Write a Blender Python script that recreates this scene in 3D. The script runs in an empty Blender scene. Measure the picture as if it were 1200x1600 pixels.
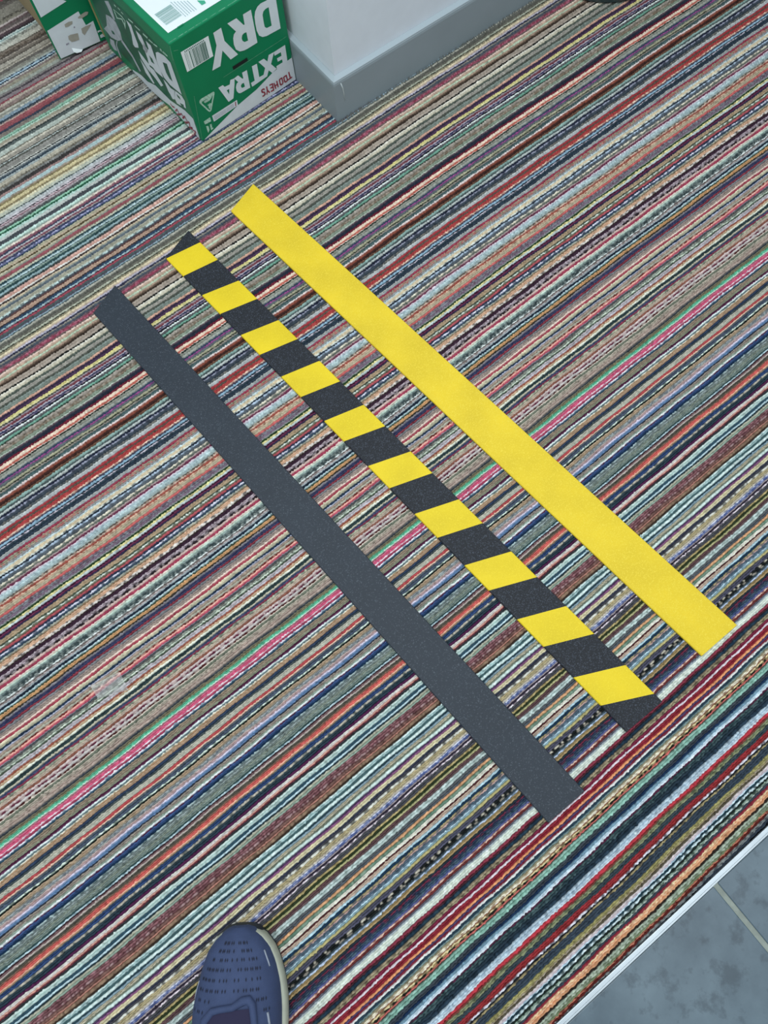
import bpy, bmesh, math, random
import numpy as np
from mathutils import Vector, Matrix
from mathutils.geometry import tessellate_polygon

C = bpy.context.scene.collection
SC = bpy.context.scene

# ------------------------------------------------------------------ camera
CAM_AXES = [[0.792873,-0.608455,-0.033693],[-0.588085,-0.749496,-0.303992],[0.159713,0.260841,-0.952079]]
cam_data = bpy.data.cameras.new('camera')
cam_data.sensor_fit = 'VERTICAL'
cam_data.sensor_height = 36.0
cam_data.lens = 36.0 * 1095.90 / 1600.0
cam_data.clip_start = 0.01
cam = bpy.data.objects.new('camera', cam_data)
C.objects.link(cam)
r, d, f = [Vector(a) for a in CAM_AXES]
cam.matrix_world = Matrix(((r.x, -d.x, -f.x, 0), (r.y, -d.y, -f.y, 0), (r.z, -d.z, -f.z, 1.05), (0, 0, 0, 1)))
SC.camera = cam

# ------------------------------------------------------------------ light and exposure
world = bpy.data.worlds.new('room_light')
SC.world = world
world.use_nodes = True
world.node_tree.nodes['Background'].inputs[0].default_value = (0.82, 0.93, 1.0, 1)
world.node_tree.nodes['Background'].inputs[1].default_value = 0.50


def area_light(name, loc, size_x, size_y, power, color=(0.93, 0.98, 1.0)):
    l = bpy.data.lights.new(name, 'AREA')
    l.shape = 'RECTANGLE'
    l.size, l.size_y = size_x, size_y
    l.energy = power
    l.color = color
    o = bpy.data.objects.new(name, l)
    C.objects.link(o)
    o.location = loc
    return o


area_light('ceiling_panel_light', (0.25, 0.55, 2.6), 1.3, 0.7, 29)
area_light('ceiling_panel_light', (-1.3, 0.6, 2.6), 1.3, 0.7, 16)
area_light('ceiling_panel_light', (0.6, -1.3, 2.6), 1.3, 0.7, 16)

SC.view_settings.view_transform = 'Standard'
SC.view_settings.look = 'None'
SC.view_settings.gamma = 1.0
SC.view_settings.use_curve_mapping = False
SC.view_settings.exposure = 0.0

random.seed(4)
rng = np.random.default_rng(11)


# ------------------------------------------------------------------ helpers
def lin(c):
    return c / 12.92 if c <= 0.04045 else ((c + 0.055) / 1.055) ** 2.4


def rgb(h, k=1.0):
    return tuple(min(0.95, lin(int(h[i:i + 2], 16) / 255) * k) for i in (0, 2, 4)) + (1.0,)


def material(name, col, rough=0.6, metal=0.0, noise=0.0, nscale=30.0, bump=0.0, bscale=200.0, spec=0.5, trans=0.0):
    m = bpy.data.materials.new(name)
    m.use_nodes = True
    nt = m.node_tree
    b = nt.nodes['Principled BSDF']
    b.inputs['Base Color'].default_value = col
    b.inputs['Roughness'].default_value = rough
    b.inputs['Metallic'].default_value = metal
    b.inputs['Specular IOR Level'].default_value = spec
    b.inputs['Transmission Weight'].default_value = trans
    tc = nt.nodes.new('ShaderNodeTexCoord')
    if noise:
        n = nt.nodes.new('ShaderNodeTexNoise')
        n.inputs['Scale'].default_value = nscale
        n.inputs['Detail'].default_value = 5
        nt.links.new(tc.outputs['Object'], n.inputs['Vector'])
        ramp = nt.nodes.new('ShaderNodeValToRGB')
        ramp.color_ramp.elements[0].position = 0.3
        ramp.color_ramp.elements[1].position = 0.7
        ramp.color_ramp.elements[0].color = tuple(c * (1 - noise) for c in col[:3]) + (1,)
        ramp.color_ramp.elements[1].color = tuple(min(1, c * (1 + noise)) for c in col[:3]) + (1,)
        nt.links.new(n.outputs['Fac'], ramp.inputs['Fac'])
        nt.links.new(ramp.outputs['Color'], b.inputs['Base Color'])
    if bump:
        n2 = nt.nodes.new('ShaderNodeTexNoise')
        n2.inputs['Scale'].default_value = bscale
        n2.inputs['Detail'].default_value = 3
        nt.links.new(tc.outputs['Object'], n2.inputs['Vector'])
        bp = nt.nodes.new('ShaderNodeBump')
        bp.inputs['Strength'].default_value = bump
        bp.inputs['Distance'].default_value = 0.002
        nt.links.new(n2.outputs['Fac'], bp.inputs['Height'])
        nt.links.new(bp.outputs['Normal'], b.inputs['Normal'])
    return m


def speckle_material(name, base, light, amount, rough=0.75, bump=0.35):
    """Grit-coated surface: tiny light grains scattered on the base colour."""
    m = material(name, base, rough, bump=bump, bscale=520)
    nt = m.node_tree
    b = nt.nodes['Principled BSDF']
    tc = nt.nodes.new('ShaderNodeTexCoord')
    v = nt.nodes.new('ShaderNodeTexVoronoi')
    v.inputs['Scale'].default_value = 900
    nt.links.new(tc.outputs['Object'], v.inputs['Vector'])
    sep = nt.nodes.new('ShaderNodeSeparateColor')
    nt.links.new(v.outputs['Color'], sep.inputs['Color'])
    ramp = nt.nodes.new('ShaderNodeValToRGB')
    ramp.color_ramp.elements[0].position = 1 - amount
    ramp.color_ramp.elements[1].position = 1.0
    ramp.color_ramp.elements[0].color = (0, 0, 0, 1)
    nt.links.new(sep.outputs['Red'], ramp.inputs['Fac'])
    n = nt.nodes.new('ShaderNodeTexNoise')
    n.inputs['Scale'].default_value = 14
    n.inputs['Detail'].default_value = 4
    nt.links.new(tc.outputs['Object'], n.inputs['Vector'])
    r2 = nt.nodes.new('ShaderNodeValToRGB')
    r2.color_ramp.elements[0].position = 0.3
    r2.color_ramp.elements[1].position = 0.75
    r2.color_ramp.elements[0].color = tuple(c * 0.9 for c in base[:3]) + (1,)
    r2.color_ramp.elements[1].color = tuple(min(1, c * 1.1) for c in base[:3]) + (1,)
    nt.links.new(n.outputs['Fac'], r2.inputs['Fac'])
    mix = nt.nodes.new('ShaderNodeMixRGB')
    nt.links.new(ramp.outputs['Color'], mix.inputs['Fac'])
    nt.links.new(r2.outputs['Color'], mix.inputs['Color1'])
    mix.inputs['Color2'].default_value = light
    nt.links.new(mix.outputs['Color'], b.inputs['Base Color'])
    return m


def link(name, me, mat, parent=None):
    o = bpy.data.objects.new(name, me)
    C.objects.link(o)
    if mat:
        me.materials.append(mat)
    if parent:
        o.parent = parent
    return o


def from_bm(name, bm, mat, parent=None, smooth=False):
    bmesh.ops.recalc_face_normals(bm, faces=bm.faces)
    me = bpy.data.meshes.new(name)
    bm.to_mesh(me)
    bm.free()
    if smooth:
        for p in me.polygons:
            p.use_smooth = True
    return link(name, me, mat, parent)


def thing(name, label, cat, loc=(0, 0, 0), rz=0.0, group=None):
    o = bpy.data.objects.new(name, None)
    o.empty_display_size = 0.05
    C.objects.link(o)
    o.location = loc
    o.rotation_euler = (0, 0, rz)
    o['label'] = label
    o['category'] = cat
    if group:
        o['group'] = group
    return o


def add_box(bm, lo, hi, bevel=0.0, seg=2):
    t = bmesh.new()
    bmesh.ops.create_cube(t, size=1)
    for v in t.verts:
        v.co = Vector([(lo[i] + hi[i]) / 2 + v.co[i] * (hi[i] - lo[i]) for i in range(3)])
    if bevel:
        bmesh.ops.bevel(t, geom=t.edges[:], offset=bevel, segments=seg, affect='EDGES', profile=0.5)
    me = bpy.data.meshes.new('tmp')
    t.to_mesh(me)
    t.free()
    bm.from_mesh(me)
    bpy.data.meshes.remove(me)


def add_prism(bm, pts, z0, z1):
    """Vertical prism over a plan outline."""
    a = [bm.verts.new((p[0], p[1], z0)) for p in pts]
    b = [bm.verts.new((p[0], p[1], z1)) for p in pts]
    n = len(pts)
    bm.faces.new(b)
    bm.faces.new(a[::-1])
    for i in range(n):
        bm.faces.new((a[i], a[(i + 1) % n], b[(i + 1) % n], b[i]))


def add_tube(bm, path, rad, n=8):
    rings = []
    for i, p in enumerate(path):
        p = Vector(p)
        t = (Vector(path[min(i + 1, len(path) - 1)]) - Vector(path[max(i - 1, 0)])).normalized()
        u = t.cross(Vector((0, 0, 1)))
        if u.length < 1e-4:
            u = Vector((1, 0, 0))
        u.normalize()
        w = u.cross(t)
        rr = rad[i] if isinstance(rad, (list, tuple)) else rad
        rings.append([bm.verts.new(p + u * rr * math.cos(a) + w * rr * math.sin(a))
                      for a in [2 * math.pi * k / n for k in range(n)]])
    for A, B in zip(rings, rings[1:]):
        for k in range(n):
            bm.faces.new((A[k], A[(k + 1) % n], B[(k + 1) % n], B[k]))
    bm.faces.new(rings[0][::-1])
    bm.faces.new(rings[-1])


def print_shapes(name, shapes, place, mat, parent, lift=0.0005, label=None):
    """Flat print on a carton face: outlines (with holes) laid on the face."""
    vs, fs = [], []
    for sh in shapes:
        polys = [[Vector((p[0], p[1], 0)) for p in ring] for ring in sh]
        base = len(vs)
        for ring in polys:
            vs += [place(p.x, p.y, lift) for p in ring]
        for t in tessellate_polygon(polys):
            fs.append([base + i for i in t])
    me = bpy.data.meshes.new(name)
    me.from_pydata(vs, [], fs)
    o = link(name, me, mat, parent)
    if label:
        o['label'] = label
    return o


def print_strokes(name, strokes, width, place, mat, parent, lift=0.0009, label=None):
    shapes = []
    for s in strokes:
        for a, b in zip(s, s[1:]):
            A, B = Vector(a), Vector(b)
            if (B - A).length < 1e-6:
                continue
            t = (B - A).normalized()
            n = Vector((-t.y, t.x)) * width / 2
            A2, B2 = A - t * width * 0.3, B + t * width * 0.3
            shapes.append([[A2 + n, A2 - n, B2 - n, B2 + n]])
    return print_shapes(name, shapes, place, mat, parent, lift, label)


# ------------------------------------------------------------------ setting: floor, carpet, tiles, trim
CREST = -0.002
TRIM_Y = -0.3868
floor = bpy.data.objects.new('floor', None)
C.objects.link(floor)
floor['kind'] = 'structure'
bm = bmesh.new()
add_box(bm, (-1.6, TRIM_Y - 1.4, -0.06), (2.4, 2.6, -0.012))
from_bm('subfloor', bm, material('subfloor_grey', rgb('6a675f'), 0.9), floor)

ROWS = """1681.6;1671.3:5a5650 1661.0:6a655f 1635.5:8a877c 1628.5:55524a/8a8678t 1621.4:8a8678 1616.4:bbb0ac 1610.4:6a585a 1603.4:6b6260 1597.4:9a8c8a
1590.5:54444a 1585.6:3c383c 1581.6:c5d5d0 1579.7:8aa5a5 1574.7:b8c4bc 1567.9:a8aca0/70706at 1563.0:b8b8ac 1554.2:c0bfb2 1551.3:6b655a 1546.5:84786c
1539.7:5a5045/84786ct 1534.9:58504a 1532.0:9a9084 1526.3:7a7268 1522.5:5e5850 1512.9:a9a396 1509.1:8a8478 1506.3:c0b8a8 1498.7:68645f 1491.0:8a8a80
1485.3:a5ada5 1482.5:34465a/8aa4b4d 1478.7:a8c4d4 1475.8:2f4254 1472.0:b5b5b0 1467.3:80706c 1459.8:96917f 1452.3:9aa096 1446.7:7f7a78 1442.1:4a4248
1433.8:85797c 1429.2:8a4450 1422.8:b3a596 1414.6:8d7a74 1411.8:6c6054 1406.4:b0b0a2 1402.8:8a8a80 1398.3:b5b5a8/8a8a80d 1391.1:8397a5 1387.5:30404e
1384.8:5a585a 1381.3:b59a90 1374.2:9c545a 1368.8:8c4a52 1362.6:3a4252 1353.8:80766e 1348.6:8cb8a0 1346.8:5f8f78 1343.3:b0ccb8 1338.1:9a9480
1332.9:b0a898 1330.3:3a4444 1324.2:56605e 1318.1:b3bcb2 1313.0:adb8ae 1310.4:7a776a 1306.1:c9c2b0 1297.5:9a9488 1294.9:4b4d4a 1293.2:b8c2be
1289.8:55564f 1283.8:8c8a84 1277.9:8a8882 1274.5:b5b5ac 1272.8:26282a 1269.4:b0b3ae 1266.8:6a7478 1262.6:34424e 1258.4:9aa5a5 1253.3:b5ae9c
1249.1:b0aa98 1245.8:8a8272/5a564ct 1239.9:757672/8a8a86t 1236.6:3c3a3a 1232.4:403c3c 1226.6:9a7a76 1218.3:a8c0c0 1214.2:9c8c7c 1210.1:857752
1203.5:cbbd8e 1199.4:887a58 1193.7:cfc8a6 1186.3:b8bcaa 1184.7:4c5858 1179.0:b2b8b8 1173.3:c0bcc0 1171.7:4a444a 1169.3:c8b4ba 1167.7:8a6c74
1163.7:a59a9e 1158.0:4a5050 1153.2:8cc0a4 1150.0:1f5a40 1144.5:a8c8bc 1138.1:bcc2bc 1130.2:4a4e54 1124.7:c0dcd0 1120.8:8fa096 1116.1:dccfbf
1110.6:84505f 1107.5:3a4258 1104.3:b8b8bc 1100.5:7c4252 1098.1:a09490 1093.5:3a3f5c 1090.8:a9aed0/3a3f5cd 1088.9:6a6c90 1086.5:2c4258 1081.9:a8a388
1077.3:b8a68c 1075.0:55472c 1070.4:b2ab90 1068.2:909486 1062.8:964e58 1060.6:8a5c58 1056.0:b5b8a2 1052.2:24404a 1050.7:6c8484 1046.9:b4ccd0
1046.2:44585c 1042.4:82988e 1037.9:2c484a 1032.7:8aa6aa 1029.0:3c4444 1023.0:d8aa9a/b88c80t 1020.8:c09484 1017.8:dcd8d0 1014.1:463a38 1010.4:c8b596
1007.5:8a9088 1003.1:56626e 999.4:a09e8c 995.7:9a9884 994.3:b8b8a8 990.6:b5ccc8/4a5454d 987.0:4c5058 984.1:5c3f3c 976.8:b0917c 974.6:42383c
970.3:2c4660 966.0:a0b8bc/5c7480d 964.5:54303c 960.9:a04454 955.9:4c5a5c 953.0:50505c 950.2:88a0ac 948.8:4c5c60 944.5:a8a698 939.5:5c5c54 935.3:66645a
930.3:a5a894 928.9:3a3e34 926.1:8a8268 921.1:d4c4a0 918.3:b5a296 915.5:b8b4c4 912.0:34344a 909.2:8c867c 905.0:46505c 901.6:6c545c 895.3:8c3a50/b06478t
892.5:6c5c58 889.1:dcc0b0 884.9:b59a84 880.8:b2c4a8 876.7:a58a76 873.9:6c5848 870.5:3c3028 865.1:a09284 859.6:a89a8c 856.9:181c1c 853.5:d8d2c2
848.8:c2bba4 844.1:4f5850 837.3:98948a 833.3:4d5249 828.6:7c8880 824.6:78847a 820.0:cc9c84 816.0:3a2c44 811.4:4a3450 808.1:ccc074 804.8:d4cc90
802.2:3f4440 799.5:9a8a92 795.6:743640 793.0:a8a0ac 791.0:2c3556 788.4:8a7c8c/34345cd 785.8:1e202a 783.2:dce6e0 779.3:585a5c 774.2:689c88 772.9:2f4438
767.7:9a8f84/a8a094t 765.8:8f8478/6a6054t 761.3:7a6a58/9a8f80t 755.6:7c8a78 753.0:a8b2a4 750.5:5c4a54 747.3:2c3240 744.1:2a2e3c 739.7:701c30
737.2:e0c8b0 734.6:e4d0ba 730.2:b85a4a 729.3:dcc8b8 727.1:2e3430 723.3:8a8c80 717.7:969a90 714.0:3a465c 711.5:9a4888/6c4078d 707.2:5c6468 702.2:a09e80
700.4:30362a 697.9:8d867c 695.4:44585a 692.4:506868 689.3:dcccc8 684.4:8a4838 678.9:3c2420 675.9:6c4a38 670.4:80a098 668.0:4a5858 663.8:b0b8b4
659.6:22283a 657.1:9094a8/2c3446d 651.2:38424c 647.0:6c6a64/404a50t 643.4:b4b8b6 640.4:aab0b2 635.7:a03038 632.7:5c5248 629.8:a83838 626.8:ac3c3a
623.3:dcbca4/a8685cd 620.9:4c4858 616.3:86aac0 614.5:1c2430 612.8:c0b8c4/2c3440d 608.7:2c3c48 604.0:303c4a 601.1:a0a4a0 598.2:989ea0 594.2:943048
591.3:a8796a/8a9078t 588.4:b06a62/909880t 584.4:8c8c8c 582.1:b8ccd0 579.3:d0c0a0 576.4:d4c4a4 574.1:d4dcd4/50585cd 571.8:2c3440 568.4:a8bcd0/5a6874d
563.3:505860 559.4:d8cfb8/70706cd 556.6:5c665c 553.7:a8908f 550.4:6c2c48 548.1:d0c4cc 545.3:b4c4c8/94a8b0t 542.5:bcd0d0/9cb0b4t 539.7:a8b8b8/8ca0a4t
537.5:98a8a4 535.3:5a5048/a89c8cd 532.5:ccb09c/8c7060d 529.7:9c4a3c 526.4:cca88c/9c6c58d 523.1:b0a286 520.3:b4a68a 515.9:c45a58 512.6:6a5a68/8a8c90t
509.4:7c7c84/68505ct 506.6:7a6478 503.9:8a8c8c 501.2:24401c 498.4:dcd28c/a89868d 494.1:b8c4c4 491.9:3c1830 489.2:6a2c4c 486.0:2c2c48 485.4:a89070
482.8:a89070 479.5:ac9474 477.4:445040 474.7:d0dcd0/5c6454d 472.6:6c6450 468.3:b04c54 465.6:2c3048 462.4:d0d0e0/2c4058d 459.2:34485a
455.5:a8a898/788078t 453.9:8a7050 451.3:c8a080 448.1:cca484 446.0:d8d0c8/3c302cd 443.9:d8d0c8/4c4040d 442.3:3c302c 439.7:3a2434 437.6:402a3a
434.5:b4a4ac/847078t 432.4:b0a0a8/40343cd 429.2:2c2428/9c9090d 425.1:ccaea4 420.9:a03450 418.3:dcc8bc 414.7:b8ccbc 411.6:8a9c98/5c6c6ct
408.6:3c4a4c/74807ct 405.5:3c4a4c/8a9490t 402.9:d8e0dc/484c4cd 401.4:6c605c 398.8:b0a4a4/807470d 396.8:a0acb0 393.2:1c2838 389.7:b4ccd0/8aa4a8t
387.6:3c4c3c 385.1:c49460 382.6:c0905c 380.6:3a342c 377.0:7c7880 374.5:34385a 372.0:3a4060 369.0:883040 365.0:74767a 362.0:96857e 359.0:9a8a80
356.1:e4ccbc 352.1:a03c4c 350.1:dcd0b4 348.2:c4bca0 345.7:a8a48c 342.3:22344a 340.8:acb0c4 336.4:a08c7c 332.5:a8a694 330.5:6c2824/b89080d 327.6:f0a898
324.7:b84860 323.3:8c8088 321.8:404a54 320.4:5c5c58 317.0:8c9488/6c6c64t 314.6:d0dcc8/8c988cd 312.7:485444 309.3:b0a8ac 306.0:c0bcc4/a49ca0t
303.6:98503c 300.7:c0a080 296.9:dce0cc 294.6:2c3c40 292.2:304444 288.9:bab49c 286.5:3a4660 285.1:4c4c70 283.3:8c3048 279.0:a8a890/687064d 276.7:b4a490
274.4:b8a494 271.6:8c5444 267.4:c8b4b0 265.5:6a2840/c0b0acd 261.4:c4bcb8 259.1:4c1c1c/a89890d 257.2:ccc0b0 254.0:687060 251.2:b0a494/a09888t
248.9:aca090/807468d 246.7:a89488 242.1:a89488 240.3:5a5c5c 238.9:343c48 236.2:6c6854 233.5:7c7454 231.7:58a080 228.9:50b890 227.6:d0e0d4 226.2:9a7c78
223.1:c8587c 220.8:d05078 218.6:e8d0d8/c87090d 215.9:a03454 213.2:dcdce8/6c8498d 210.6:2c4c60 207.9:8c7c68 205.2:90806c 203.0:88846e 201.2:848a74
198.6:4a1c38 197.7:6c3c5c 194.6:d4e0dc 192.8:5c7278 190.6:dcd4c0/8a846cd 188.4:a88460 186.7:b09478 184.9:a8886c 180.6:2c3c54 177.9:444e50 175.3:b0ac9c
173.1:b4b4a4 171.0:b0b0a0 167.1:b04044 164.9:e0b8a0 161.5:4c5864 158.0:485468 155.4:d0e0d0/5c6c64d 153.3:14201c 150.7:ac9478 148.6:a88e72 146.9:8a8474
144.7:9ca4a8/686c74t 142.6:788084/98a09ct 140.5:b8a09c 138.4:a88c8c 135.4:ccc4d8 133.3:6484a8 131.2:5c7ca4 129.5:2f3440 127.0:92867a 124.4:8c847a
122.8:8ca090 119.4:d8dcdc 118.1:5a2040/34507cd 115.6:3a5484 114.0:2c4870 111.5:14304c 109.0:a0b4b4/3c5054d 107.3:6c7878 104.8:788480/98a4a4t
102.7:7c8880/5c6864t 100.7:808a7c 98.6:70807c/8a9890t 96.1:6c7c74 94.5:2c4a4c 92.0:b8d0d8/7894a0d 90.4:3a2428 88.7:7c5c60 85.9:b4a49c 84.2:4c4a40
82.6:545046 80.6:7c5c4c 78.5:c05850 76.1:d05c54 73.2:e0a488 72.0:8a7c60 69.2:2c4268 66.4:304a78 62.7:b0a898/485454d 59.9:2c3f48 56.7:2a3a48 52.7:502048
50.7:d0ccc4 48.7:ccc4c0 46.3:c89080 44.7:70303c 42.3:34383c 41.8:34383c 38.4:c0d4cc 35.0:a8c0bc 31.6:2c4c5c 28.7:b4d0d8 26.8:24343c 23.4:a8a894
20.5:8ca090 17.7:6c4448/a07078t 14.3:8a5a60/6c4448t 11.0:6c4448/a88888t 6.7:7c5850/5a3c38t 4.8:b07868 -0.4:8c7058/6c5444t -2.3:3c3028
-5.2:c8dcd8/8cacacd -8.0:9cb8b8/7c9898t -10.3:3c5c60 -15.0:c8dcd8 -16.9:24404c -20.2:7c94a0 -22.0:a8a088 -23.9:b0a890 -25.7:6c7464 -30.8:c4d8d0
-32.7:4c3858 -35.0:84507c -38.2:cabf98 -41.0:ccc4a0 -43.3:34384c -46.0:44444c -49.7:d0d0c4/44443cd -51.5:b0a078 -54.2:a89c74 -54.6:b0a080 -57.8:b8b0a0
-59.6:c4c8dc/6070a0t -62.3:48588c/8890b4t -64.1:9a8c90 -66.4:2c2434 -68.6:e0d0d8/383040d -71.3:4a4c50 -74.0:484850 -77.1:b09c64/8a7848t -80.2:2c3820
-83.3:a8a470 -85.9:5c4044 -88.6:60484a -92.1:bcccc8/8c9c98d -95.6:b8c8c4/94a4a0d -98.6:54585c -101.2:505860 -105.1:d09868 -109.5:5c7c68/7c9480t
-110.8:d8d4c8 -113.8:d8d4c4 -115.5:4c2024 -117.6:b8a08c -119.8:b8a494 -123.2:a8c8d4 -126.2:14344c -129.1:a09068/4c5460d -131.2:b89890/5c606cd
-133.4:4c6070 -135.5:546878/7c90a0d -137.1:bcd8e4/6c8c9cd -139.3:7c98a0 -143.4:b0a468 -146.4:4c4c5c -149.3:505064 -152.2:1c2020/ccc4b0d
-155.1:1c2020/948c80d -157.2:3c4c54 -159.7:b4c4dc/5c7488d -161.7:8a7448 -164.6:a88c5c -167.5:24303c -169.9:6c2840/2c3850d -172.0:2c3850/5c2c40d
-174.4:3c5060/24344cd -176.9:34486c/4c6474t -179.3:5c6090 -181.7:dcb4a0/8c4840d -184.2:6c2c2c -186.6:5c5c68 -188.2:9ca8b0 -191.0:d0d8cc -193.8:d4dcd0
-196.2:ccd0c4/b0bcb4t -200.2:842c40 -201.8:4c2830 -207.0:1c3040/28404cd -209.8:7c7058/a89878t -212.5:9c9070/4c4034d -215.3:7c2040 -216.1:80203c
-219.2:d4c8d0 -222.0:8c2030 -224.7:881c2c -228.2:e09058 -230.6:4c3c64 -232.9:7c2438 -236.0:d8d8d4 -238.7:243c4c -241.0:6c8484 -242.9:8c8468
-244.9:e0d8c0/a89068d -246.4:e4dcc8/8c6c50d -247.5:8c5c40 -249.8:d8c890/4c3824d -251.8:20201c/a88c60d -253.7:c86058 -254.8:4c4c44 -258.6:88b4a4/6c9888t
-262.4:8cbcac/709c8ct -265.4:3c444c -267.7:343c48 -270.7:163050 -274.1:6c90a4 -275.9:b4ccd8 -278.2:d0d8e0 -280.0:54203c/2c2c34d -283.0:2c4448/4c6464t
-286.0:283c44/445c60t -289.3:243440 -293.8:283c4c/1c2c38d -297.1:b0c4d0/8aa0b0t -300.0:b8ccd8/90a4b4t -301.8:c4ccd4 -306.2:b82838 -307.7:7c3c34
-310.2:7c8460/4c5840d -312.8:848a64/505840d -315.7:38444c -317.8:34444c -320.4:982830 -322.9:942428 -324.3:7c2428 -327.2:d4d4e0/3c3840d -328.6:1c2024
-331.1:9c8c60/403c38d -334.4:34404e -337.2:384450 -340.0:344250 -342.5:a09858/847c48t -344.3:a8a068/7c7448t -346.4:8c7c5c/a09484t -349.2:544c3c
-351.3:ccc0c0 -353.1:c0b4bc -354.8:c4dce8/8cacbcd -357.3:1c3844 -360.1:c4d8dc/2c4448d -362.5:1c2824 -363.9:88a090/2c4038d -366.0:a4b4a8/2c3c34d
-368.4:38404c -371.5:882434 -373.6:e4c898/c89068t -376.0:d0986c/e0b48ct -378.7:c88c60 -381.5:2c2420 -384.2:a4b09c/8c9c88t -387.3:a0ac98/5c6850t
-389.3:74805c -391.0:b86a50/581c18d -393.7:581c18 -395.7:7c8280/3c4448d -397.1:747a7c/343c44d -400.8:2a3440"""
GAIN = 1.08
SATUR = 0.86


def build_carpet():
    head, body = ROWS.split(';')
    y_prev = float(head) / 1000
    bands = []
    for tok in body.split():
        e, c = tok.split(':')
        y = float(e) / 1000
        bands.append((y_prev, y, c))
        y_prev = y
    bands.append((y_prev, y_prev - 0.006, bands[-1][2]))
    # the pattern goes on beyond the frame
    far, y = [], bands[0][0]
    for a, b, c in bands[40:190]:
        far.append((y + (a - b), y, c))
        y += a - b
        if y > 2.1:
            break
    bands = far[::-1] + bands
    rows = []
    for a, b, c in bands:
        n = max(1, int(round((a - b) / 0.0042)))
        for i in range(n):
            rows.append((a + (b - a) * i / n, a + (b - a) * (i + 1) / n, c))
    # frame outline on the floor, used to spend the fine loops where they can be seen
    quad = [(0.2285, 1.6835), (1.435, 0.666), (0.145, -0.545), (-0.64, 0.043)]

    def span(y):
        xs = []
        for (x0, y0), (x1, y1) in zip(quad, quad[1:] + quad[:1]):
            if (y0 - y) * (y1 - y) <= 0 and y0 != y1:
                xs.append(x0 + (x1 - x0) * (y - y0) / (y1 - y0))
        return (min(xs), max(xs)) if len(xs) >= 2 else None
    V, F, K = [], [], []
    base = 0
    for a, b, c in rows:
        yc, hw = (a + b) / 2, (a - b) / 2
        sp = span(min(1.68, max(-0.5, yc)))
        x0, x1 = sp[0] - 0.12, sp[1] + 0.12
        x0, x1 = max(x0, -1.3), min(x1, 2.2)
        parts = []
        if x0 > -1.3:
            parts.append(np.arange(-1.3, x0, 0.03))
        parts.append(np.arange(x0, x1, 0.0026))
        if x1 < 2.2:
            parts.append(np.arange(x1, 2.2, 0.03))
        xs = np.concatenate(parts)
        n = len(xs)
        cols = c.split('/')
        c1 = np.array(rgb(cols[0], GAIN)[:3])
        style = ''
        c2 = c1
        if len(cols) > 1:
            style = cols[1][6]
            c2 = np.array(rgb(cols[1][:6], GAIN)[:3]) * 0.8 + c1 * 0.2
        # which yarn of the pair is on top along the row
        if style == 'd':
            sel = np.zeros(n)
            i, on = 0, rng.integers(0, 2)
            while i < n:
                ln = int(rng.integers(2, 7) if on else rng.integers(1, 4))
                sel[i:i + ln] = 0 if on else 1
                i += ln
                on = 1 - on
        elif style == 't':
            sel = (rng.random(n) > 0.55).astype(float)
        else:
            sel = np.zeros(n)
        col = c1[None, :] * (1 - sel[:, None]) + c2[None, :] * sel[:, None]
        lum = col @ np.array([0.3, 0.6, 0.1])
        col = lum[:, None] + (col - lum[:, None]) * SATUR
        col = col * (1 + rng.normal(0, 0.15, n))[:, None]
        col = np.clip(col, 0.002, 0.95)
        lift = rng.normal(0, 0.00035, n) + np.where(np.arange(n) % 2 == 0, 0.0003, -0.0004)
        jit = rng.normal(0, 0.0005, n) + np.where(np.arange(n) % 2 == 0, 0.0003, -0.0003)
        wav = warp(xs, yc)
        sh = hw * 0.54
        depth = min(0.005, 0.0014 + hw * 1.9)
        yy = np.stack([np.full(n, hw + 0.0003), sh + jit, -sh + jit, np.full(n, -hw - 0.0003)], 1) + (yc + wav)[:, None]
        zz = np.stack([np.full(n, CREST - depth), CREST + lift, CREST + lift, np.full(n, CREST - depth)], 1)
        yy = np.maximum(yy, TRIM_Y + 0.0004)
        vv = np.stack([np.repeat(xs[:, None], 4, 1), yy, zz], 2).reshape(-1, 3)
        V.append(vv)
        K.append(np.repeat(col, 4, 0))
        idx = base + np.arange(n - 1)[:, None] * 4
        for k in range(3):
            F.append(np.stack([idx[:, 0] + k, idx[:, 0] + k + 1, idx[:, 0] + k + 5, idx[:, 0] + k + 4], 1))
        base += n * 4
    V = np.concatenate(V)
    K = np.concatenate(K)
    F = np.concatenate(F)
    me = bpy.data.meshes.new('carpet_pile')
    me.vertices.add(len(V))
    me.vertices.foreach_set('co', V.astype(np.float32).ravel())
    me.loops.add(len(F) * 4)
    me.loops.foreach_set('vertex_index', F.astype(np.int32)[:, ::-1].ravel())
    me.polygons.add(len(F))
    me.polygons.foreach_set('loop_start', np.arange(0, len(F) * 4, 4, dtype=np.int32))
    me.polygons.foreach_set('use_smooth', np.ones(len(F), bool))
    me.update(calc_edges=True)
    at = me.color_attributes.new('yarn', 'FLOAT_COLOR', 'POINT')
    at.data.foreach_set('color', np.concatenate([K, np.ones((len(K), 1))], 1).astype(np.float32).ravel())
    m = bpy.data.materials.new('carpet_yarn')
    m.use_nodes = True
    nt = m.node_tree
    b = nt.nodes['Principled BSDF']
    b.inputs['Roughness'].default_value = 0.95
    b.inputs['Specular IOR Level'].default_value = 0.1
    a = nt.nodes.new('ShaderNodeAttribute')
    a.attribute_name = 'yarn'
    nt.links.new(a.outputs['Color'], b.inputs['Base Color'])
    o = link('carpet_pile', me, m, floor)
    o['kind'] = 'stuff'
    o['label'] = 'multicoloured striped loop pile carpet'
    return o


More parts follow.
